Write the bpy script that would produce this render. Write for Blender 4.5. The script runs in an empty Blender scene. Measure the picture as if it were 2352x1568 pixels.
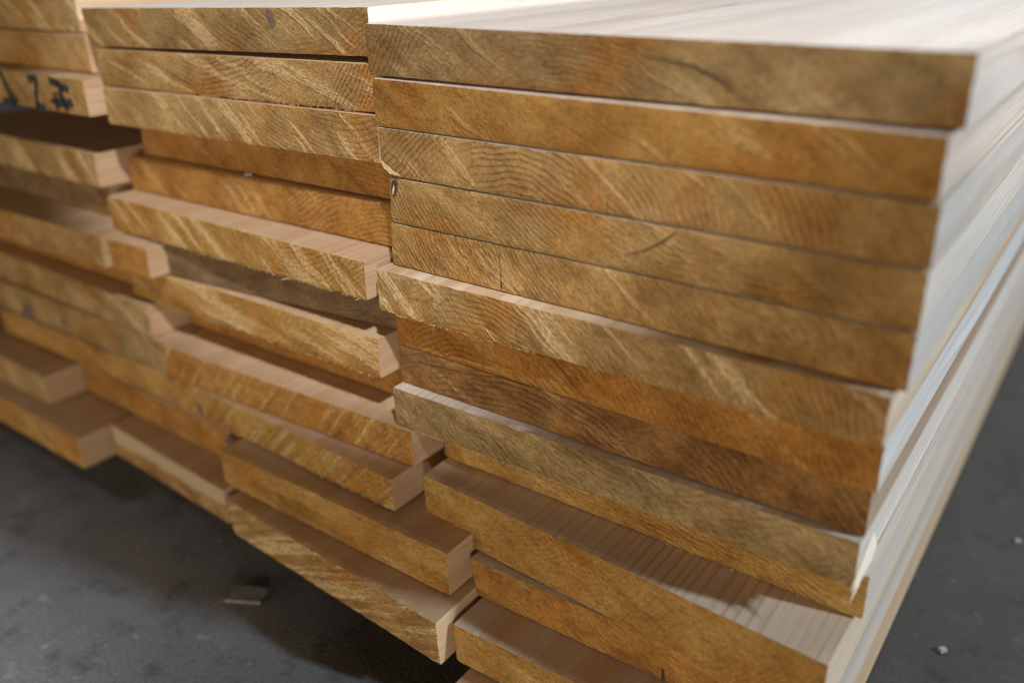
import bpy, bmesh, math, random
from mathutils import Vector, Matrix, noise
random.seed(7)
SC = bpy.context.scene
COL = SC.collection
MM = 0.001

# ------------------------------------------------------------------ camera
F_PX, W_PX = 2054.56, 2352.0
CAM_LOC = (0.327801, -0.340980, 0.034193)
CAM_R = ((0.819287291, 0.573236332, -0.012978559),      # right
         (0.222372505, -0.338522375, -0.914304692),     # down
         (-0.528506201, 0.746192139, -0.404819079))    # forward
cam_data = bpy.data.cameras.new('camera')
cam = bpy.data.objects.new('camera', cam_data)
COL.objects.link(cam)
r, d, f = (Vector(v) for v in CAM_R)
m = Matrix((r, -d, -f)).transposed().to_4x4()
m.translation = Vector(CAM_LOC)
cam.matrix_world = m
cam_data.sensor_width = 36.0
cam_data.lens = F_PX / W_PX * 36.0
cam_data.clip_start = 0.01
cam_data.clip_end = 100.0
cam_data.dof.use_dof = True
cam_data.dof.focus_distance = 0.465
cam_data.dof.aperture_fstop = 2.9
cam_data.dof.aperture_blades = 9
SC.camera = cam
SC.cycles.filter_width = 1.0

# ------------------------------------------------------------------ light of the hall
world = bpy.data.worlds.new('World')
SC.world = world
world.use_nodes = True
bg = world.node_tree.nodes['Background']
bg.inputs['Color'].default_value = (1.0, 0.80, 0.58, 1)
bg.inputs['Strength'].default_value = 0.025

def area_lamp(name, loc, target, size_x, size_y, power, color):
    l = bpy.data.lights.new(name, 'AREA')
    l.shape = 'RECTANGLE'
    l.size, l.size_y, l.energy, l.color = size_x, size_y, power, color
    o = bpy.data.objects.new(name, l)
    o.location = loc
    o.rotation_euler = (Vector(target) - Vector(loc)).to_track_quat('-Z', 'Y').to_euler()
    COL.objects.link(o)
    return o
def spot_lamp(name, loc, target, power, degrees, blend, radius, color):
    l = bpy.data.lights.new(name, 'SPOT')
    l.energy, l.color, l.spot_size, l.spot_blend, l.shadow_soft_size = power, color, math.radians(degrees), blend, radius
    o = bpy.data.objects.new(name, l)
    o.location = loc
    o.rotation_euler = (Vector(target) - Vector(loc)).to_track_quat('-Z', 'Y').to_euler()
    COL.objects.link(o)
    return o
area_lamp('ceiling_lamp', (0.40, 0.95, 2.2), (0.05, 0.05, -0.1), 0.30, 0.30, 14, (0.95, 0.96, 1.0))
spot_lamp('upper_stack_spot', (0.75, -0.62, 1.05), (-0.06, 0.25, 0.0), 98, 25.6, 0.13, 0.025, (0.97, 0.98, 1.0))  # added key; tight cone leaves lower ledges dark in place of a cast shadow
area_lamp('side_window_light', (2.5, 0.44, 1.10), (0.2, 0.0, -0.15), 0.14, 0.14, 66, (0.68, 0.84, 1.0))
area_lamp('far_sheen_light', (0.6, 4.6, 0.9), (0.1, 0.0, -0.1), 3.4, 1.5, 28, (0.74, 0.87, 1.0))  # added unseen source, gives tops and sides their pale grazing sheen
spot_lamp('floor_fill_spot', (-0.95, -1.0, 1.5), (-0.36, -0.41, -0.357), 46, 21.0, 0.6, 0.08, (0.93, 0.96, 1.0))  # added fill, brightens only the shaded floor at front left
area_lamp('hall_doorway_light', (2.0, -2.2, 0.06), (0.0, 0.0, -0.15), 0.4, 0.4, 27, (1.0, 0.93, 0.82))
area_lamp('warm_hall_light', (-0.6, -3.4, 0.02), (0.0, 0.0, -0.15), 2.6, 0.6, 52, (1.0, 0.78, 0.50))

SC.view_settings.view_transform = 'Standard'
SC.view_settings.look = 'None'
SC.view_settings.exposure = 0.0
SC.view_settings.gamma = 1.0
SC.view_settings.use_curve_mapping = False

# ------------------------------------------------------------------ node helpers
class NT:
    def __init__(self, name):
        self.mat = bpy.data.materials.new(name)
        self.mat.use_nodes = True
        self.t = self.mat.node_tree
        self.bsdf = self.t.nodes['Principled BSDF']
    def new(self, kind): return self.t.nodes.new(kind)
    def put(self, sock, v):
        if isinstance(v, bpy.types.NodeSocket): self.t.links.new(v, sock)
        elif isinstance(v, (tuple, list)) and len(v) == 3 and len(sock.default_value) == 4: sock.default_value = (*v, 1)
        else: sock.default_value = v
    def math(self, op, a, b=0.0, c=0.0, clamp=False):
        n = self.new('ShaderNodeMath'); n.operation = op; n.use_clamp = clamp
        for s, v in zip(n.inputs, (a, b, c)): self.put(s, v)
        return n.outputs[0]
    def vec(self, x, y, z):
        n = self.new('ShaderNodeCombineXYZ')
        for s, v in zip(n.inputs, (x, y, z)): self.put(s, v)
        return n.outputs[0]
    def noise(self, v, scale=1.0, detail=2.0, rough=0.5, dist=0.0):
        n = self.new('ShaderNodeTexNoise')
        self.put(n.inputs['Vector'], v); n.inputs['Scale'].default_value = scale
        n.inputs['Detail'].default_value = detail; n.inputs['Roughness'].default_value = rough
        n.inputs['Distortion'].default_value = dist
        return n.outputs['Fac']
    def ramp(self, fac, stops):
        n = self.new('ShaderNodeValToRGB'); e = n.color_ramp.elements
        while len(e) < len(stops): e.new(0.5)
        for el, (p, v) in zip(e, stops):
            el.position = p; el.color = (v, v, v, 1) if not isinstance(v, tuple) else (*v, 1)
        self.put(n.inputs[0], fac)
        return n.outputs[0]
    def mix(self, fac, a, b, mode='MIX'):
        n = self.new('ShaderNodeMix'); n.data_type = 'RGBA'; n.blend_type = mode
        self.put(n.inputs[0], fac); self.put(n.inputs[6], a); self.put(n.inputs[7], b)
        return n.outputs[2]
    def pos_mm(self):
        n = self.new('ShaderNodeTexCoord'); s = self.new('ShaderNodeSeparateXYZ')
        self.t.links.new(n.outputs['Object'], s.inputs[0])
        return [self.math('MULTIPLY', s.outputs[i], 1000.0) for i in range(3)]

def rings(g, x, y, z, p, along):
    """growth ring phase: distance from the pith with the wander of a real trunk"""
    seed = p['seed']
    yy = g.math('MULTIPLY', y, along)
    w1 = g.noise(g.vec(g.math('ADD', x, seed * 7.3), yy, z), 0.022, 2.0)
    w2 = g.noise(g.vec(x, g.math('ADD', yy, seed), z), 0.10, 2.0)
    dx = g.math('SUBTRACT', x, p['px']); dz = g.math('SUBTRACT', z, p['pz'])
    rad = g.math('SQRT', g.math('ADD', g.math('MULTIPLY', dx, dx), g.math('MULTIPLY', dz, dz)))
    rad = g.math('ADD', rad, g.math('MULTIPLY', g.math('SUBTRACT', w1, 0.5), p['wander']))
    rad = g.math('ADD', rad, g.math('MULTIPLY', g.math('SUBTRACT', w2, 0.5), 3.0))
    return g.math('DIVIDE', rad, p['ring']), w1, w2

TONES = {
    'tan':    ((0.46, 0.305, 0.135), (0.325, 0.20, 0.078)),
    'olive':  ((0.42, 0.30, 0.145), (0.295, 0.20, 0.088)),
    'orange': ((0.44, 0.235, 0.070), (0.325, 0.155, 0.040)),
    'gold':   ((0.46, 0.285, 0.095), (0.36, 0.20, 0.055)),
    'red':    ((0.34, 0.18, 0.064), (0.20, 0.098, 0.034)),
    'grey':   ((0.25, 0.165, 0.090), (0.165, 0.105, 0.056)),
}

def end_material(p):
    """rough sawn end grain: rings, diagonal saw scores with raised pale fibres, blotches"""
    g = NT('end_grain')
    x, y, z = g.pos_mm()
    ph, w1, w2 = rings(g, x, y, z, p, 0.5)
    fr = g.math('FRACT', ph)
    late = g.ramp(fr, [(0.0, 0.12), (0.12, 0.0), (0.52, 0.22), (0.84, 1.0), (0.95, 0.85), (1.0, 0.12)])
    seedv = g.vec(g.math('ADD', x, p['seed'] * 31.0), p['seed'], z)
    patch = g.noise(seedv, 0.045, 3.0, 0.6)
    vis = g.ramp(g.noise(seedv, 0.03, 1.0), [(0.40, 0.12), (0.58, 1.0)])
    late = g.math('MULTIPLY', late, g.math('MULTIPLY', vis, p['rc']))
    # saw scores: stripes running along the angle of the blade
    a = math.radians(p['ang'])
    ca, sa = math.cos(a), math.sin(a)
    al = g.math('ADD', g.math('MULTIPLY', x, ca), g.math('MULTIPLY', z, sa))
    ac = g.math('SUBTRACT', g.math('MULTIPLY', z, ca), g.math('MULTIPLY', x, sa))
    bend = g.noise(g.vec(x, p['seed'] * 3.0, z), 0.03, 1.0)
    ac = g.math('ADD', ac, g.math('MULTIPLY', bend, p.get('bend', 8.0)))
    sv = g.vec(g.math('MULTIPLY', ac, p['sfreq']), p['seed'] * 5.0, g.math('MULTIPLY', al, 0.012))
    sn = g.noise(sv, 1.0, 3.0, 0.55)
    fine = g.noise(g.vec(g.math('MULTIPLY', ac, 1.1), p['seed'], g.math('MULTIPLY', al, 0.35)), 1.0, 3.0, 0.6)
    score = g.ramp(sn, [(p['sthr'], 0.0), (p['sthr'] + 0.07, 0.75), (p['sthr'] + 0.16, 1.0)])
    pore = g.noise(g.vec(x, p['seed'] + 3.0, z), 1.05, 3.0, 0.7)
    pores = g.ramp(pore, [(0.30, 1.0), (0.43, 0.0)])
    a2 = math.radians(p['ang'] * .35 - 14 + 26 * math.sin(p['seed'] * 3.1))
    al = g.math('ADD', g.math('MULTIPLY', x, math.cos(a2)), g.math('MULTIPLY', z, math.sin(a2)))
    ac = g.math('SUBTRACT', g.math('MULTIPLY', z, math.cos(a2)), g.math('MULTIPLY', x, math.sin(a2)))
    mott = g.noise(g.vec(g.math('MULTIPLY', al, 0.05), p['seed'] * 2.0, g.math('MULTIPLY', ac, 0.16)), 1.0, 4.0, 0.65)
    mott2 = g.noise(g.vec(g.math('MULTIPLY', al, 0.09), p['seed'] * 4.0, g.math('MULTIPLY', ac, 0.22)), 1.0, 4.0, 0.65)
    A, B = TONES[p['tone']]
    base = g.mix(g.ramp(patch, [(0.34, 0.0), (0.64, 1.0)]), A, B)
    base = g.mix(g.math('MULTIPLY', g.ramp(g.noise(seedv, 0.021, 2.0), [(0.5, 0.0), (0.68, 1.0)]), 0.75), base, p.get('blot', (0.40, 0.185, 0.04)))
    base = g.mix(g.ramp(mott, [(0.50, 0.0), (0.72, 0.5)]), base, g.mix(1.0, base, (0.86, 0.64, 0.42), 'MULTIPLY'))
    base = g.mix(g.ramp(mott2, [(0.52, 0.0), (0.72, 0.6)]), base, g.mix(1.0, base, (0.58, 0.56, 0.57), 'MULTIPLY'))
    base = g.mix(g.ramp(mott2, [(0.30, 0.55), (0.48, 0.0)]), base, g.mix(1.0, base, (1.25, 1.22, 1.12), 'MULTIPLY'))
    base = g.mix(g.ramp(sn, [(0.28, 0.7), (0.46, 0.0)]), base, g.mix(1.0, base, (0.58, 0.50, 0.42), 'MULTIPLY'))
    base = g.mix(g.math('MULTIPLY', late, 0.58), base, g.mix(1.0, base, (0.36, 0.28, 0.20), 'MULTIPLY'))
    sc = g.math('MULTIPLY', g.math('MULTIPLY', score, p['sc']), g.ramp(fine, [(0.3, 0.25), (0.62, 1.0)]))
    sc = g.math('MULTIPLY', sc, g.math('SUBTRACT', 1.0, g.math('MULTIPLY', late, 0.35)))
    base = g.mix(sc, base, p.get('scol', (0.66, 0.49, 0.27)))
    base = g.mix(g.math('MULTIPLY', pores, 0.7), base, g.mix(1.0, base, (0.45, 0.38, 0.30), 'MULTIPLY'))
    val = g.ramp(fine, [(0.28, 0.62), (0.72, 1.34)])
    base = g.mix(1.0, base, val, 'MULTIPLY')
    if p.get('weather'):                    # a greyer or browner, older end
        base = g.mix(1.0, base, p['weather'], 'MULTIPLY')
    if p.get('heart'):                      # a tongue of darker heartwood / paler sapwood with its own edge
        lo, hi, colr = p['heart']
        hm = g.math('ADD', g.math('ADD', z, g.math('MULTIPLY', x, p.get('hslope', 0.0))), g.math('MULTIPLY', g.math('SUBTRACT', w1, 0.5), 14.0))
        base = g.mix(g.math('MULTIPLY', g.math('MULTIPLY', g.ramp(g.math('DIVIDE', g.math('SUBTRACT', hm, lo), 3.0, clamp=True), [(0, 0.0), (1, 1.0)]),
                     g.math('DIVIDE', g.math('SUBTRACT', hi, hm), 3.0, clamp=True)), 0.8), base, colr)
    g.put(g.bsdf.inputs['Base Color'], base)
    g.bsdf.inputs['Roughness'].default_value = 0.88
    g.bsdf.inputs['Specular IOR Level'].default_value = 0.18
    h = g.math('ADD', g.math('MULTIPLY', fine, 0.55), g.math('MULTIPLY', score, 0.55))
    h = g.math('ADD', h, g.math('MULTIPLY', pore, 0.6))
    h = g.math('SUBTRACT', h, g.math('MULTIPLY', late, 0.30))
    b = g.new('ShaderNodeBump'); b.inputs['Strength'].default_value = 0.9; b.inputs['Distance'].default_value = p.get('bump', 0.002)
    g.put(b.inputs['Height'], h); g.t.links.new(b.outputs[0], g.bsdf.inputs['Normal'])
    return g.mat

def face_material(p):
    """planed pale faces: fine grain lines run along the plank"""
    g = NT('planed_wood')
    x, y, z = g.pos_mm()
    ph, w1, w2 = rings(g, x, y, z, dict(p, ring=p['ring'] * 1.4, wander=p['wander'] * 1.6), 0.07)
    fr = g.math('FRACT', ph)
    line = g.ramp(fr, [(0.0, 0.15), (0.1, 0.0), (0.6, 0.12), (0.88, 1.0), (0.97, 0.5), (1.0, 0.15)])
    vis = g.ramp(g.noise(g.vec(g.math('ADD', x, p['seed'] * 11.0), g.math('MULTIPLY', y, 0.03), z), 0.03, 2.0), [(0.35, 0.2), (0.65, 1.0)])
    line = g.math('MULTIPLY', line, vis)
    fib = g.noise(g.vec(g.math('MULTIPLY', x, 1.3), g.math('MULTIPLY', y, 0.02), g.math('MULTIPLY', z, 1.3)), 1.0, 3.0, 0.6)
    band = g.noise(g.vec(g.math('ADD', g.math('MULTIPLY', x, 0.05), p['seed']), g.math('MULTIPLY', y, 0.0016), g.math('MULTIPLY', z, 0.09)), 1.0, 2.0)
    c = g.mix(g.ramp(band, [(0.35, 0.0), (0.65, 1.0)]), p.get('pale', (0.66, 0.47, 0.30)), p.get('pale2', (0.57, 0.375, 0.215)))
    c = g.mix(g.math('MULTIPLY', line, p.get('lc', 0.6)), c, p.get('line', (0.50, 0.30, 0.17)))
    c = g.mix(1.0, c, g.ramp(fib, [(0.25, 0.82), (0.75, 1.08)]), 'MULTIPLY')
    g.put(g.bsdf.inputs['Base Color'], c)
    g.bsdf.inputs['Roughness'].default_value = 0.5
    g.bsdf.inputs['Specular IOR Level'].default_value = 0.45
    b = g.new('ShaderNodeBump'); b.inputs['Strength'].default_value = 0.35; b.inputs['Distance'].default_value = 0.0003
    g.put(b.inputs['Height'], g.math('SUBTRACT', fib, g.math('MULTIPLY', line, 0.4)))
    g.t.links.new(b.outputs[0], g.bsdf.inputs['Normal'])
    return g.mat

def plain_material(name, a, b, scale, rough=0.9):
    g = NT(name)
    x, y, z = g.pos_mm()
    n = g.noise(g.vec(x, y, z), scale, 4.0, 0.6)
    g.put(g.bsdf.inputs['Base Color'], g.mix(g.ramp(n, [(0.35, 0.0), (0.65, 1.0)]), a, b))
    g.bsdf.inputs['Roughness'].default_value = rough
    return g.mat

def floor_material():
    g = NT('concrete')
    x, y, z = g.pos_mm()
    v = g.vec(x, y, z)
    big = g.noise(v, 0.006, 5.0, 0.6)
    mid = g.noise(v, 0.035, 4.0, 0.65)
    fine = g.noise(v, 0.4, 3.0, 0.7)
    c = g.mix(g.ramp(big, [(0.3, 0.0), (0.7, 1.0)]), (0.070, 0.067, 0.064), (0.108, 0.103, 0.098))
    c = g.mix(g.math('MULTIPLY', g.ramp(mid, [(0.30, 1.0), (0.46, 0.0)]), 0.75), c, (0.035, 0.034, 0.034))
    c = g.mix(g.math('MULTIPLY', g.ramp(mid, [(0.6, 0.0), (0.74, 1.0)]), 0.5), c, (0.16, 0.155, 0.147))
    sp = g.noise(g.vec(x, y, 7.0), 0.085, 1.0, 0.5)
    c = g.mix(g.math('MULTIPLY', g.ramp(sp, [(0.72, 0.0), (0.76, 1.0)]), 0.3), c, (0.28, 0.19, 0.10))
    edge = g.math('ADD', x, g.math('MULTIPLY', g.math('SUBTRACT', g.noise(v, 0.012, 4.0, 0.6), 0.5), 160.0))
    light_bias = g.ramp(g.math('DIVIDE', g.math('ADD', edge, 150.0), 300.0, clamp=True), [(0.0, 0.0), (1.0, 1.0)])
    c = g.mix(light_bias, g.mix(1.0, c, (2.25, 2.3, 2.42), 'MULTIPLY'), g.mix(1.0, c, (0.62, 0.60, 0.58), 'MULTIPLY'))  # light balance put into the colour: floor lifted at left, darkened at right
    grit = g.noise(v, 1.3, 2.0, 0.6)
    c = g.mix(g.math('MULTIPLY', g.ramp(grit, [(0.66, 0.0), (0.72, 1.0)]), 0.5), c, (0.24, 0.23, 0.215))
    c = g.mix(1.0, c, g.ramp(fine, [(0.25, 0.7), (0.75, 1.3)]), 'MULTIPLY')
    g.put(g.bsdf.inputs['Base Color'], c)
    g.bsdf.inputs['Roughness'].default_value = 0.75
    b = g.new('ShaderNodeBump'); b.inputs['Strength'].default_value = 0.5; b.inputs['Distance'].default_value = 0.001
    g.put(b.inputs['Height'], g.math('ADD', fine, g.math('MULTIPLY', mid, 1.5)))
    g.t.links.new(b.outputs[0], g.bsdf.inputs['Normal'])
    return g.mat

# ------------------------------------------------------------------ the floor
FLOOR_Z = -0.357
def mesh_object(name, verts, faces, mat, parent=None, loc=(0, 0, 0), smooth=False):
    me = bpy.data.meshes.new(name)
    me.from_pydata(verts, [], faces)
    me.update()
    me.materials.append(mat)
    if smooth:
        for p in me.polygons: p.use_smooth = True
    o = bpy.data.objects.new(name, me)
    o.location = loc
    if parent: o.parent = parent
    COL.objects.link(o)
    return o
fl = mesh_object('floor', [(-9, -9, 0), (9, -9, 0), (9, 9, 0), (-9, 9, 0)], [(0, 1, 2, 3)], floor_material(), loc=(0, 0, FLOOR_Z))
fl['kind'] = 'structure'

# ------------------------------------------------------------------ planks
# name: left x, left y, left top z, right x, right y, right top z, left thickness, right thickness (mm)
GEO = {
    'A1': (0.0, 0.0, 0.0, 276.9, -0.0, -0.0, 24.9, 25.9),
    'A2': (4.1, -2.0, -25.7, 273.9, -7.5, -26.8, 24.0, 23.1),
    'A3': (5.7, -2.3, -49.8, 275.5, -7.8, -50.4, 24.7, 24.3),
    'A4': (10.5, -2.0, -74.9, 275.4, -7.6, -75.2, 24.5, 23.9),
    'A5': (9.0, -1.6, -99.5, 275.1, -7.2, -99.5, 24.0, 24.3),
    'A6': (5.4, -11.1, -123.6, 271.2, -13.0, -124.0, 24.3, 23.1),
    'A7': (5.6, 1.4, -148.0, 270.8, -6.4, -147.3, 24.6, 24.8),
    'A8': (6.3, 1.6, -172.6, 268.6, -2.5, -172.3, 23.9, 24.0),
    'A9': (6.5, -6.2, -196.6, 268.3, -6.7, -196.4, 23.8, 23.6),
    'A10': (27.7, 11.6, -220.6, 272.2, 5.3, -220.1, 23.9, 24.1),
    'A11': (29.5, -11.0, -244.6, 268.2, -30.2, -244.3, 34.4, 34.6),
    'A12': (70.7, -21.7, -279.1, 267.0, -21.0, -279.0, 24.2, 24.5),
    'A13': (78.0, -47.9, -303.4, 266.0, -45.0, -303.6, 25.5, 26.1),
    'A14': (88.0, -170.0, -329.8, 266.0, -170.0, -329.8, 27.0, 27.0),
    'B1': (-254.9, 3.5, 1.0, -0.8, 3.0, 7.4, 23.9, 24.1),
    'B2': (-246.6, 3.3, -23.8, 3.3, 0.5, -19.4, 23.7, 24.2),
    'B3': (-241.1, -0.1, -47.7, 4.9, -2.0, -44.2, 24.2, 24.9),
    'B4': (-245.2, 24.6, -72.0, 9.6, 17.3, -69.4, 24.8, 24.9),
    'B5': (-253.0, 16.2, -96.9, 8.2, 13.0, -94.9, 24.5, 25.2),
    'B6': (-254.7, -4.0, -121.5, -1.7, -13.2, -120.7, 23.8, 22.4),
    'B7': (-199.5, -2.0, -145.4, 4.8, 10.7, -143.6, 25.0, 25.3),
    'B8': (-251.0, -0.3, -170.7, -3.5, -5.7, -169.3, 25.0, 25.0),
    'B9': (-226.0, 25.2, -196.1, 5.6, 20.3, -194.8, 25.3, 25.7),
    'B10': (-210.8, -10.8, -221.8, 19.5, -7.6, -221.1, 24.8, 23.9),
    'B11': (-206.0, -8.7, -246.9, 16.9, -24.0, -245.6, 24.5, 22.1),
    'B12': (-132.4, -31.7, -271.7, 67.0, -36.8, -268.2, 26.2, 29.1),
    'B13': (-117.7, -43.1, -298.4, 74.0, -58.0, -297.6, 26.3, 28.5),
    'C1': (-560.0, 17.1, 6.6, -277.7, 14.0, 7.7, 24.9, 24.2),
    'C2': (-511.2, 16.7, -18.4, -266.2, 9.5, -16.9, 24.4, 24.8),
    'C3': (-490.3, -3.3, -43.2, -245.3, -10.7, -42.2, 23.9, 23.9),
    'C4': (-540.0, 150.0, -68.6, -296.0, 148.0, -67.9, 24.8, 24.8),
    'C5': (-516.8, 9.3, -96.4, -271.8, 1.9, -95.4, 24.5, 24.5),
    'C6': (-525.1, 19.1, -121.0, -280.1, 13.6, -120.1, 24.7, 24.9),
    'C7': (-491.2, -20.5, -146.2, -246.2, -20.3, -145.3, 23.4, 23.4),
    'N7': (-243.0, -17.0, -147.0, -201.0, -16.0, -147.0, 22.0, 22.0),
    'C8': (-497.0, 17.0, -169.6, -252.0, 13.0, -169.0, 26.6, 27.6),
    'C9': (-474.8, 1.6, -197.6, -229.8, -5.8, -198.1, 24.6, 24.6),
    'C10': (-460.2, -3.8, -222.7, -215.2, -6.8, -222.9, 25.0, 25.0),
    'C11': (-453.0, -7.1, -247.8, -208.0, -8.0, -248.0, 22.4, 22.2),
    'C12': (-338.0, -6.2, -270.4, -149.9, -13.6, -270.8, 25.1, 25.1),
    'C13': (-268.0, -29.7, -295.6, -124.0, -39.8, -296.1, 25.8, 26.9),
    'D12': (-580.0, -29.3, -271.9, -341.5, -36.4, -272.0, 25.0, 25.0),
    'D13': (-520.0, -47.4, -297.2, -273.0, -54.4, -297.2, 26.6, 26.6),
}
RG, MG, LG = 'planks of the right stack', 'planks of the middle stack', 'planks of the left stack'
# tone, pith x/z (mm from the centre of the end), ring width, ring contrast, score angle, score strength, score threshold, torn edge, label
LOOK = {
    'A1': ('olive', -30, -75, 2.6, .8, -32, .45, .56, .35, 'topmost plank of the right stack, broad white planed top face showing'),
    'A2': ('gold', 40, 90, 2.4, .35, -30, .6, .57, .3, 'second plank from the top of the right stack, plain tan below a dark gap'),
    'A3': ('tan', -50, -62, 3.1, 1.0, -38, .35, .60, .3, 'right stack plank with a torn white-rimmed lower corner and strong curved rings'),
    'A4': ('tan', 60, 120, 2.7, .8, -28, .35, .60, .2, 'right stack plank with a dark knot at its left corner and a curved crack'),
    'A5': ('tan', 150, 160, 2.3, .7, -40, .4, .58, .2, 'fifth plank of the right stack, tan end with two fine vertical cracks'),
    'A6': ('tan', -70, -85, 3.0, .95, -42, 1.0, .535, .6, 'right stack plank with bright diagonal saw scores and a thin pale lip on top'),
    'A7': ('orange', -70, -80, 3.2, .8, -35, .3, .60, .2, 'flat orange plank just under the one with bright diagonal saw scores'),
    'A8': ('red', -60, -150, 3.6, .9, -24, .3, .60, .5, 'dark reddish brown plank, the darkest end of the right stack'),
    'A9': ('olive', 30, 110, 3.4, .6, -20, .4, .55, .9, 'greyish tan plank jutting out with a pale lip and splintered right corner'),
    'A10': ('gold', -20, -330, 2.6, .8, -12, .3, .62, .5, 'yellow plank set back under the splintered greyish one'),
    'A11': ('gold', -160, 190, 3.2, .35, -20, .25, .62, .3, 'thick speckled gold plank with a bright patch on its top ledge'),
    'A12': ('orange', 90, 160, 3.0, .5, -16, .3, .60, .2, 'brown plank with a narrow pale lip and a dark nick, below the thick gold one'),
    'A13': ('gold', -40, 130, 3.2, .5, -25, .5, .56, .5, 'blurred golden plank with a dark wide top ledge at the bottom of the right stack'),
    'A14': ('tan', 0, 100, 3.0, .6, -25, .5, .56, .3, 'pale bottom timber on the floor under the right stack'),
    'B1': ('olive', 70, 95, 2.8, .6, -34, .9, .52, .4, 'topmost plank of the middle stack, white top and diagonal scores over a black gap'),
    'B2': ('tan', -10, 75, 2.7, 1.0, -18, .6, .56, .5, 'middle stack plank with wavy smiling rings, right below the black gap'),
    'B3': ('tan', 90, 100, 2.9, .7, -42, .9, .52, .3, 'third plank of the middle stack, tan with pale diagonal scores, overhanging two orange ones'),
    'B4': ('orange', 90, -200, 2.7, .6, -30, .3, .60, .3, 'thin shaded strip of orange plank set back under the overhanging tan one'),
    'B5': ('orange', 120, -120, 2.7, .8, -38, .5, .57, .2, 'orange plank right above the pale lit ledge of the middle stack'),
    'B6': ('gold', 40, 110, 3.0, .7, -40, .8, .53, .8, 'middle stack plank jutting out with a bright striped ledge and lit white end corner'),
    'B7': ('grey', 30, 90, 2.6, .6, -15, .2, .62, .3, 'dark greyish plank deep in shade under the bright striped ledge'),
    'B8': ('gold', -30, 80, 4.5, .5, -12, .8, .52, .9, 'gold plank with wavy ragged lower edge and a half-lit white right side'),
    'B9': ('orange', 0, -150, 3.0, .5, -20, .3, .60, .2, 'shaded orange plank set back under the ragged gold one'),
    'B10': ('orange', 60, 60, 3.0, .4, 52, .7, .55, .3, 'orange plank with upright pale flecks under a wide brown ledge'),
    'B11': ('gold', 20, 120, 3.0, .4, 46, .75, .53, .8, 'middle stack plank with thin pink lit edge and a square white right side'),
    'B12': ('gold', 0, 220, 3.2, .35, -8, .4, .57, .3, 'smooth orange-gold plank second from the bottom of the middle stack'),
    'B13': ('tan', 30, -90, 3.4, .6, 24, 1.0, .50, .7, 'lowest plank of the middle stack, pale with slanting scores above the black floor shadow'),
    'C1': ('olive', 0, 90, 2.8, .6, -38, .7, .53, .3, 'topmost plank of the left stack, cut by the top of the picture'),
    'C2': ('tan', -40, 140, 2.8, .5, -40, .3, .60, .3, 'plain tan plank of the left stack just above the one with black marks'),
    'C3': ('tan', 60, 90, 3.0, .5, -35, .4, .57, .3, 'left stack plank with black painted marks on its end and a white side'),
    'C4': ('grey', 0, 100, 3.0, .5, -25, .3, .60, .2, 'plank lost in the black gap below the end with black marks'),
    'C5': ('olive', 60, 90, 3.0, .5, -46, 1.0, .52, .3, 'left stack plank jutting below a dark gap, with white top edge and wide white side'),
    'C6': ('grey', 0, 60, 3.0, .5, -30, .3, .60, .3, 'brown shaded plank set back under the one with the wide white side'),
    'C7': ('tan', 0, 120, 3.0, .4, -25, .4, .57, .3, 'left stack plank with a grey ledge and plain tan end beside a narrow board'),
    'N7': ('orange', 0, 60, 3.0, .5, -30, .3, .60, .2, 'narrow orange board wedged between the left and middle stacks'),
    'C8': ('orange', 0, 100, 3.0, .5, -25, .3, .60, .2, 'orange brown plank set back in shade above the one with the dark side face'),
    'C9': ('olive', 60, 100, 3.2, .5, -28, .6, .55, .3, 'left stack plank ending in a dark shaded brown side face'),
    'C10': ('olive', 20, 90, 3.2, .5, -25, .5, .56, .3, 'left stack plank with a round grey knot on its end'),
    'C11': ('gold', 0, 120, 3.2, .5, -22, .5, .56, .3, 'gold plank of the left stack just below the grey knot'),
    'C12': ('orange', 0, 120, 3.2, .5, -20, .4, .57, .3, 'orange plank over a dark slot, second from the bottom of the left stack'),
    'C13': ('tan', 0, 130, 3.2, .5, -20, .3, .60, .3, 'bottom plank of the left stack, pale upper band and brown lower half'),
    'D12': ('olive', 60, 90, 3.0, .4, -30, .5, .56, .3, 'upper of two short jutting planks in the lower left corner, with white corner edge'),
    'D13': ('gold', 60, 90, 3.0, .4, -30, .5, .56, .3, 'lowest plank in the lower left corner, jutting out over the grey floor'),
}
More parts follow.
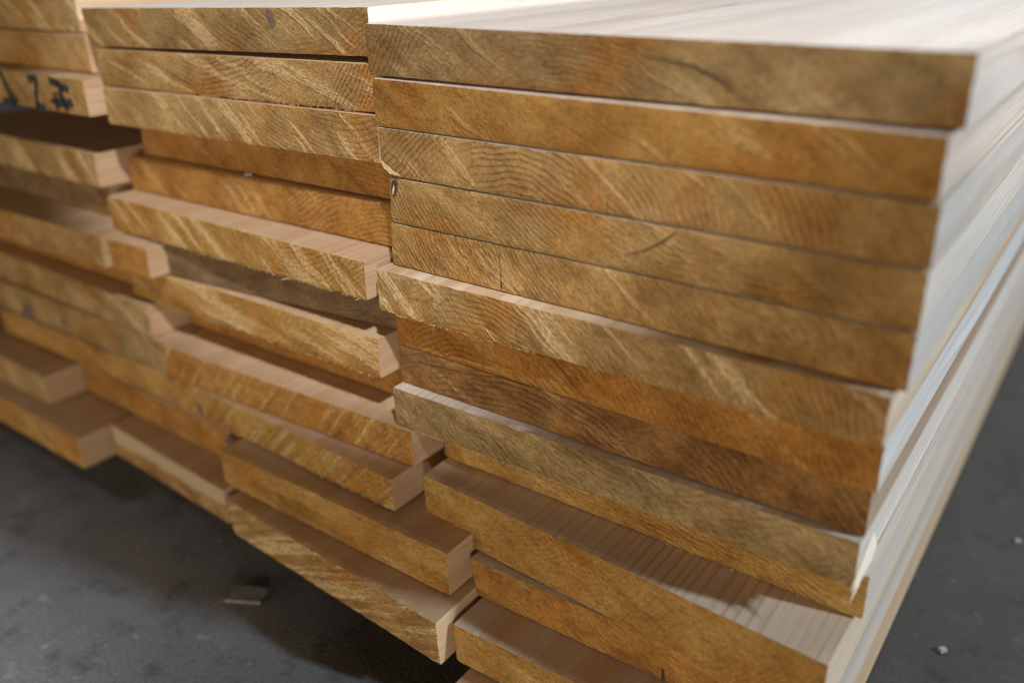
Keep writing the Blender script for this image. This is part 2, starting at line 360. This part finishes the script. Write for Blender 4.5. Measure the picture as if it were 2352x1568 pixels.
EXTRA = {
    'A1': dict(weather=(0.7, 0.66, 0.62), pale=(.67, .59, .52), pale2=(.60, .51, .43), lc=.5), 'B1': dict(weather=(0.88, 0.84, 0.8), pale=(.76, .66, .57), pale2=(.70, .59, .49), lc=.3),
    'A2': dict(weather=(0.8, 0.72, 0.62), pale=(.70, .60, .51), pale2=(.62, .50, .40)), 'A3': dict(weather=(0.93, 0.89, 0.82), pale=(.66, .60, .53), pale2=(.56, .49, .42)),
    'A4': dict(weather=(0.95, 0.92, 0.85), pale=(.74, .66, .56), pale2=(.70, .60, .50)), 'A5': dict(weather=(0.95, 0.9, 0.8), pale=(.64, .59, .54), pale2=(.56, .50, .44)), 'A6': dict(pale=(.76, .63, .48)),
    'A7': dict(weather=(1.05, 0.98, 0.85), pale=(.76, .72, .68), pale2=(.68, .63, .58)), 'A11': dict(pale=(.72, .58, .44), pale2=(.68, .52, .37), lc=.8), 'A12': dict(pale=(.60, .52, .44), pale2=(.52, .44, .36)), 'A13': dict(pale=(.66, .57, .47)),
    'A8': dict(blot=(0.14, 0.066, 0.022), pale=(.60, .44, .33), pale2=(.40, .26, .17)),
    'A9': dict(pale=(.76, .66, .54), pale2=(.70, .62, .54), blot=(0.30, 0.22, 0.12), scol=(0.56, 0.43, 0.26)),
    'A10': dict(pale=(.66, .58, .50), pale2=(.60, .50, .42), blot=(0.46, 0.22, 0.05)),
    'C13': dict(heart=(-1.0, 60.0, (0.52, 0.42, 0.30)), blot=(0.25, 0.11, 0.04)),
    'B10': dict(bend=2.5, sfreq=.2, scol=(0.60, 0.44, 0.19)), 'B11': dict(bend=2.5, sfreq=.2, scol=(0.64, 0.52, 0.30)), 'B13': dict(bend=3.0, sfreq=.22, scol=(0.62, 0.48, 0.27)),
    'B7': dict(blot=(0.17, 0.12, 0.08)),
}
SHIFT = {'A11': (1.2, 0), 'A12': (4.0, 0), 'A13': (1.5, 0), 'B1': (4.5, 0), 'B13': (3.5, 2.0), 'B12': (1.0, 0), 'A3': (2.0, 0)}   # lower corners cut out of square
LENGTH = 1.8
ROOT, END = {}, {}

def fb(x, y, z): return noise.noise(Vector((x, y, z)))

def make_plank(key):
    xl, yl, zl, xr, yr, zr, tl, tr = GEO[key]
    tone, px, pz, ring, rc, ang, sc, sthr, torn, label = LOOK[key]
    seed = random.uniform(0, 40)
    p = dict(tone=tone, px=px, pz=pz, ring=ring, rc=rc, ang=ang, sc=sc, sthr=sthr, seed=seed,
             wander=14.0, **{'sfreq': 0.115, **EXTRA.get(key, {})})
    cx, cy, cz = (xl + xr) / 2, (yl + yr) / 2, (zl + zr) / 2 - (tl + tr) / 4
    sl, sr = SHIFT.get(key, (0, 0))
    nx, nz = 150, 16
    loc = Vector((cx, cy, cz)) * MM
    V = []
    def pt(i, k):
        u, v = i / nx, k / nz                       # v runs from the top edge down
        x0, x1 = xl + sl * v, xr + sr * v
        x = x0 + (x1 - x0) * u
        y = yl + (yr - yl) * u
        zt = zl + (zr - zl) * u
        t = tl + (tr - tl) * u
        rag = max(0.0, fb(x * .16, seed, 1.0) + .35 * fb(x * .55, seed, 5.0)) * torn * 1.1 + .25 * torn * abs(fb(x * 1.3, seed, 9.0))
        top = zt - .38 + .12 * fb(x * .12, seed, 2.0) - .18 * abs(fb(x * .9, seed, 3.0)) - 1.5 * torn * max(0, fb(x * .09, seed, 12.0) - .18)
        bot = zt - t + .42 - .55 * rag + .25 * fb(x * .05, seed, 8.0) * (1 if torn > .4 else .3)
        z = top + (bot - top) * v
        if i == 0 or i == nx:
            x += .35 * fb(z * .2, seed, 4.0)
        y += .25 * fb(x * .05, z * .1, seed) + .30 * fb(x * .3, z * .3, seed + 9)
        if k == 0 or k == nz: y += .45 + .25 * torn * max(0, fb(x * .35, seed, 6.0))
        if i == 0 or i == nx: y += .35
        return Vector((x - cx, y - cy, z - cz)) * MM
    idx = {}
    for k in range(nz + 1):
        for i in range(nx + 1):
            idx[i, k] = len(V); V.append(pt(i, k))
    Fc = [(idx[i, k], idx[i, k + 1], idx[i + 1, k + 1], idx[i + 1, k]) for k in range(nz) for i in range(nx)]
    # body: the border of the sawn end drawn back along the length
    loop = [(i, 0) for i in range(nx)] + [(nx, k) for k in range(nz)] + [(i, nz) for i in range(nx, 0, -1)] + [(0, k) for k in range(nz, 0, -1)]
    n = len(loop)
    BV = [V[idx[c]].copy() for c in loop]
    settle = [Vector((v.x, .004 + (yl + (yr - yl) * (c[0] / nx) - cy) * MM, 0)) for v, c in zip(BV, loop)]
    for v, s, c in zip(list(BV), settle, loop):       # a few mm in, edges become straight planed edges
        u = c[0] / nx
        zt = (zl + (zr - zl) * u - cz - .25) * MM
        zb = zt - (tl + (tr - tl) * u - .5) * MM
        vv = c[1] / nz
        x = ((xl + sl * vv) + ((xr + sr * vv) - (xl + sl * vv)) * u - cx) * MM
        BV.append(Vector((x, s.y, zt + (zb - zt) * vv)))
    for j in range(n):
        v = BV[n + j]
        BV.append(Vector((v.x, LENGTH, v.z)))
    BF = []
    for s in (0, n):
        for j in range(n):
            a, b = s + j, s + (j + 1) % n
            BF.append((a, b, b + n, a + n))
    BF.append(tuple(range(2 * n, 3 * n)))
    root = mesh_object('plank', BV, BF, face_material(p), loc=loc)
    root['label'] = label
    root['category'] = 'plank'
    root['group'] = RG if key[0] == 'A' else MG if key[0] == 'B' else LG
    end = mesh_object('sawn_end', V, Fc, end_material(p), parent=root, smooth=True)
    ROOT[key], END[key] = root, end
    return root

for key in GEO: make_plank(key)
ROOT['N7']['category'] = 'board'
ROOT['N7'].name = 'narrow_board'
ROOT['A14']['category'] = 'timber'
ROOT['A14'].name = 'support_timber'

# ------------------------------------------------------------------ marks, cracks, knots, splinters
ink = plain_material('black_ink', (0.012, 0.014, 0.018), (0.03, 0.032, 0.036), 0.5)
crack_mat = plain_material('crack_dark', (0.03, 0.02, 0.012), (0.06, 0.036, 0.02), 0.6)
knot_mat = plain_material('knot_wood', (0.085, 0.06, 0.045), (0.17, 0.115, 0.085), 0.35)
fibre_mat = plain_material('torn_fibre_wood', (0.60, 0.44, 0.25), (0.50, 0.34, 0.16), 0.8)
white_mat = plain_material('split_wood', (0.76, 0.66, 0.54), (0.70, 0.58, 0.45), 0.2)

def front_y(key, x):
    xl, yl, zl, xr, yr, zr, tl, tr = GEO[key]
    return (yr - yl) * (x / (xr - xl))

def ribbon(bm, key, pts, widths, lift=0.55, seed=0.0):
    """a brushed or split line lying on the sawn end"""
    fine = []
    for (a, b, wa, wb) in zip(pts, pts[1:], widths, widths[1:]):
        for s in range(6):
            t = s / 6
            fine.append((a[0] + (b[0] - a[0]) * t, a[1] + (b[1] - a[1]) * t, wa + (wb - wa) * t))
    fine.append((*pts[-1], widths[-1]))
    rows = []
    for j, (x, z, w) in enumerate(fine):
        q = fine[min(j + 1, len(fine) - 1)]; o = fine[max(j - 1, 0)]
        dx, dz = q[0] - o[0], q[1] - o[1]
        l = math.hypot(dx, dz) or 1
        w1 = w * (1 + .5 * fb(x * .6, z * .6, seed)); w2 = w * (1 + .5 * fb(x * .6, z * .6, seed + 4))
        A = (x - dz / l * w1 / 2, z + dx / l * w1 / 2); B = (x + dz / l * w2 / 2, z - dx / l * w2 / 2)
        rows.append([bm.verts.new(Vector((X, front_y(key, X) - lift, Z)) * MM) for X, Z in (A, B)])
    for a, b in zip(rows, rows[1:]): bm.faces.new((a[0], a[1], b[1], b[0]))

def child(name, bm, mat, parent):
    me = bpy.data.meshes.new(name)
    bmesh.ops.recalc_face_normals(bm, faces=bm.faces)
    bm.to_mesh(me); bm.free(); me.materials.append(mat)
    o = bpy.data.objects.new(name, me); o.parent = parent; COL.objects.link(o)
    return o

def on_end(name, key, strokes, mat, label=None, lift=0.55):
    bm = bmesh.new()
    for s, (pts, w) in enumerate(strokes): ribbon(bm, key, pts, w, lift, s * 3.7)
    o = child(name, bm, mat, END[key])
    if label: o['label'] = label
    return o

# black brushed characters on the left stack plank (its x centre lies at -417.4)
for strokes in (
    [([(13.4, 11.6), (18.2, .7), (23.4, -6.2), (28, -10.6)], (3, 4, 5, 6)), ([(8.2, -9.1), (28, -10.8)], (3.5, 5))],
    [([(51.9, 8.5), (64, 9.6)], (4.5, 3)), ([(63.5, 9.5), (59.1, -1), (57.2, -11)], (3, 3, 3.6)), ([(56, -9.2), (68, -11)], (4, 4))],
    [([(80.7, 9.6), (91.9, 7.7), (104, 4.8)], (4.5, 4, 4)), ([(84.9, 2), (85, -5.2), (84, -10)], (3, 3.5, 2)),
     ([(77.7, -4.2), (91.3, -4.8), (106, -4)], (2.5, 5, 4)), ([(89.9, 2.9), (95, -2.8), (98, -9.8)], (3.2, 3.5, 3)), ([(89.8, 9.8), (96.1, 3.4)], (3, 3))],
):
    on_end('ink_mark', 'C3', [(p_, [w_ * 1.3 for w_ in ws]) for p_, ws in strokes], ink, 'black brushed mark', 0.7)

on_end('crack', 'A4', [([(8.7, -4.1), (17.2, -.9), (25.3, 4.1), (33.5, 10.8)], (.25, .5, .9, .5))], crack_mat)
on_end('crack', 'A5', [([(-59.1, -10), (-59.4, -2), (-60.2, 8)], (.7, .35, .3))], crack_mat)
on_end('crack', 'A5', [([(-102.6, -10.6), (-102.3, -6), (-101.6, -2)], (.4, .35, .2))], crack_mat)
on_end('crack', 'A3', [([(1.8, -10.4), (2.2, -2.5)], (.35, .25))], crack_mat)
on_end('crack', 'A1', [([(16, 5.2), (36.9, 2.6), (48.2, -1.4), (55.7, -6.2)], (.5, .9, .9, .5))], crack_mat)
on_end('crack', 'A12', [([(21.7, -4), (22.3, -10.8)], (1.0, 2.2))], crack_mat)
on_end('crack', 'A9', [([(-62, 3), (-58, -.5), (-54, -4)], (.2, .35, .5))], crack_mat)
on_end('crack', 'A8', [([(-117, 4.6), (-89, 6.5), (-70, 7)], (.5, .3, .2))], crack_mat)

def blob(bm, key, cx, cz, rx, rz, lift, seed, ang=0.0):
    c, s = math.cos(ang), math.sin(ang)
    ring_v = []
    for j in range(26):
        a = 2 * math.pi * j / 26
        k = 1 + .35 * fb(math.cos(a) * 1.5, math.sin(a) * 1.5, seed)
        X0, Z0 = rx * k * math.cos(a), rz * k * math.sin(a)
        X, Z = cx + X0 * c - Z0 * s, cz + X0 * s + Z0 * c
        ring_v.append(bm.verts.new(Vector((X, front_y(key, X) - lift * .5, Z)) * MM))
    mid = bm.verts.new(Vector((cx, front_y(key, cx) - lift * 1.6, cz)) * MM)
    for j in range(26): bm.faces.new((ring_v[j], ring_v[(j + 1) % 26], mid))

def knot(key, cx, cz, rx, rz, seed, mat=knot_mat, lift=.55, ang=0.0, name='knot'):
    bm = bmesh.new(); blob(bm, key, cx, cz, rx, rz, lift, seed, ang)
    return child(name, bm, mat, END[key])
k = knot('A4', -128.4, 7.4, 2.2, 4.4, 3.0, mat=crack_mat, ang=-.25)
bm = bmesh.new(); blob(bm, 'A4', -128.9, 5.9, .8, 3.0, 1.0, 5.0, -.3)
child('knot_core', bm, fibre_mat, k)
knot('C10', -71, -9.5, 10.5, 9.5, 1.0)
knot('C10', -16, -4.4, 2.4, 3.2, 2.0)
knot('C11', 25, 8, 3.0, 3.0, 4.0)
knot('B11', -83.5, -5.5, 3.0, 5.2, 8.0, ang=.5)
knot('B1', 55.8, 7.5, 3.2, 5.0, 8.0, ang=.3, lift=.4)

def spikes(key, edge, x0, x1, count, length, mat=fibre_mat, seed=1, name='torn_fibres'):
    """ragged fibres left hanging by the saw on an edge of the end"""
    xl, yl, zl, xr, yr, zr, tl, tr = GEO[key]
    cx, cz = (xl + xr) / 2, (zl + zr) / 2 - (tl + tr) / 4
    rnd = random.Random(seed)
    bm = bmesh.new()
    for _ in range(count):
        x = rnd.uniform(x0, x1); u = (x + cx - xl) / (xr - xl)
        zt = zl + (zr - zl) * u; t = tl + (tr - tl) * u
        z = (zt - t - cz + .25) if edge == 'bottom' else (zt - cz - .2)
        L = length * rnd.uniform(.25, 1) ** 1.5
        w = rnd.uniform(.12, .4)
        y = front_y(key, x)
        base = [Vector((x - w, y - .1, z)), Vector((x + w, y - .1, z)), Vector((x, y + .5, z))]
        tip = Vector((x + rnd.uniform(-.5, .9) * L, y - rnd.uniform(.0, .5) * L, z + (-L if edge == 'bottom' else .35 * L)))
        b = [bm.verts.new(q * MM) for q in base]; tv = bm.verts.new(tip * MM)
        for j in range(3): bm.faces.new((b[j], b[(j + 1) % 3], tv))
        bm.faces.new(b)
    o = child(name, bm, mat, END[key])
    return o
for key, e, a, b, n, L, s in (('A9', 'bottom', -118, 0, 260, 1.0, 1), ('B6', 'bottom', -120, 118, 160, 1.0, 2), ('B2', 'bottom', -60, 116, 130, 1.2, 3),
                              ('A6', 'bottom', -122, -30, 90, .9, 4), ('B8', 'bottom', -100, 118, 120, 1.3, 5), ('B11', 'bottom', -60, 100, 90, 1.1, 6),
                              ('A10', 'bottom', 20, 110, 70, .8, 7), ('A11', 'top', -20, 100, 120, .9, 8), ('A9', 'top', -118, 118, 150, .6, 9)):
    o = spikes(key, e, a, b, n, L, seed=s)
    o['kind'] = 'stuff'

def splinter(key, pts, width, mat):
    """a single loose sliver: a thin tapering strip with thickness"""
    bm = bmesh.new()
    rows = []
    for j, (x, y, z) in enumerate(pts):
        w = width * (1 - j / (len(pts) - 1)) ** .8 + .05
        rows.append([bm.verts.new(Vector(q) * MM) for q in ((x, y, z + w / 2), (x + .3 * w + .1, y, z), (x, y, z - w / 2), (x - .3 * w - .1, y, z))])
    for a, b in zip(rows, rows[1:]):
        for j in range(4): bm.faces.new((a[j], a[(j + 1) % 4], b[(j + 1) % 4], b[j]))
    bm.faces.new(rows[0]); bm.faces.new(rows[-1])
    return child('splinter', bm, mat, ROOT[key])
# the shattered right corner of the greyish plank: long white slivers running past the cut
hx = (268.3 - 6.5) / 2
splinter('A9', [(hx + .3, 22, 2), (hx + .5, 8, -3), (hx + .5, -1, -7), (hx + .2, -4.5, -10.5)], 6, white_mat)
splinter('A9', [(hx + .7, 26, -4), (hx + .9, 10, -8), (hx + .9, 0, -11.5), (hx + .6, -5.0, -16)], 5, white_mat)
splinter('A9', [(hx + .6, 24, -9), (hx + .7, 12, -11), (hx + .8, 4, -13)], 4, white_mat)
splinter('B6', [(60, 0, -11.2), (57, -1.5, -12.3), (54.5, -3, -13.2)], 1.2, fibre_mat)
splinter('B6', [(119, 1, -10.8), (118.4, -2, -11.6), (117.5, -4, -12.0)], 1.3, white_mat)
# torn pale corner of the third plank of the right stack
on_end('torn_corner', 'A3', [([(-133, -4.5), (-131, -7), (-127, -9), (-121, -10.6)], (1.2, 3.0, 3.0, 1.0))], fibre_mat, 'torn pale fibres at the corner', .75)

# thin resin streaks along the white top of the right stack
def top_streak(key, pts, mat):
    o = ROOT[key]
    xl, yl, zl, xr, yr, zr, tl, tr = GEO[key]
    bm = bmesh.new(); rows = []
    for j, (x, y, w) in enumerate(pts):
        z = zl + (zr - zl) * (x - xl) / (xr - xl) - .25 + .06
        rows.append([bm.verts.new(Vector((x + s_ * w / 2, y, z)) * MM - o.location) for s_ in (-1, 1)])
    for p_, q_ in zip(rows, rows[1:]): bm.faces.new((p_[0], p_[1], q_[1], q_[0]))
    return child('resin_streak', bm, mat, o)
resin = plain_material('resin_streak', (0.50, 0.33, 0.20), (0.62, 0.46, 0.32), 0.15, 0.5)
top_streak('A1', [(135.5, 5, 1.4), (134.6, 20, 1.5), (133.5, 39, 1.0), (134.6, 58, .9), (134.9, 72, .7), (133.5, 92, .5), (132.8, 108, .1)], resin)
top_streak('A1', [(107.5, 183, .1), (107.9, 195, .9), (107.3, 208, .8), (107.7, 219, .1)], crack_mat)

# ------------------------------------------------------------------ crumbs on the floor and on the ledges
chip_mat = plain_material('chip_wood', (0.20, 0.185, 0.165), (0.14, 0.13, 0.115), 0.1)
pale_mat = plain_material('pale_chip', (0.40, 0.37, 0.33), (0.28, 0.26, 0.23), 0.3)
def chip(name, loc, sx, sy, sz, rot, mat, label, cat='wood chip', tilt=0.0):
    bm = bmesh.new()
    bmesh.ops.create_cube(bm, size=1.0)
    bmesh.ops.subdivide_edges(bm, edges=bm.edges, cuts=2)
    for v in bm.verts:
        q = v.co.copy()
        v.co = Vector((q.x * sx * (1 + .25 * fb(q.x * 2, q.y * 2, sx)), q.y * sy * (1 + .3 * fb(q.y * 2, q.z, sy + 3)), q.z * sz * (1 + .3 * fb(q.x * 3, q.y * 3, 2)))) * MM
    o = child(name, bm, mat, None)
    o.location = Vector(loc) * MM
    o.rotation_euler = (tilt, 0, rot)
    o['label'] = label; o['category'] = cat
    return o
FZ = FLOOR_Z / MM
chip('wood_chip', (-91, -57, FZ + 1.6), 24, 14, 1.8, .5, chip_mat, 'small flat wood chip on the grey floor before the stacks', tilt=.07)
chip('floor_crumb', (318, 289, FZ + 1.5), 3.6, 3.2, 2, .3, pale_mat, 'upper pale crumb on the floor right of the stack', 'crumb')
chip('floor_crumb', (297, 145, FZ + 1.8), 4, 3.4, 2.2, .9, pale_mat, 'lower pale crumb on the floor right of the stack', 'crumb')
chip('sawdust_crumb', (-42, 3, -220.6), 2.2, 1.6, 1.4, .4, pale_mat, 'tiny pale crumb on the wide brown ledge of the middle stack', 'crumb')
chip('sawdust_crumb', (-128, 18.5, -95.2), 4.5, 2.2, 1.5, .7, pale_mat, 'curled pale shaving on the orange ledge under the overhanging tan plank', 'shaving')

# bearer laid across under all the stacks, back in the dark
bm = bmesh.new(); bmesh.ops.create_cube(bm, size=1.0)
for v in bm.verts: v.co = Vector((v.co.x * .80, v.co.y * .09, v.co.z * .0265))
be = child('bearer', bm, plain_material('bearer_wood', (0.35, 0.25, 0.15), (0.25, 0.17, 0.10), 0.05), None)
be.location = (-.19, .42, FLOOR_Z + .0136)
be['label'] = 'rough bearer lying across the floor in the dark under the stacks'
be['category'] = 'timber'
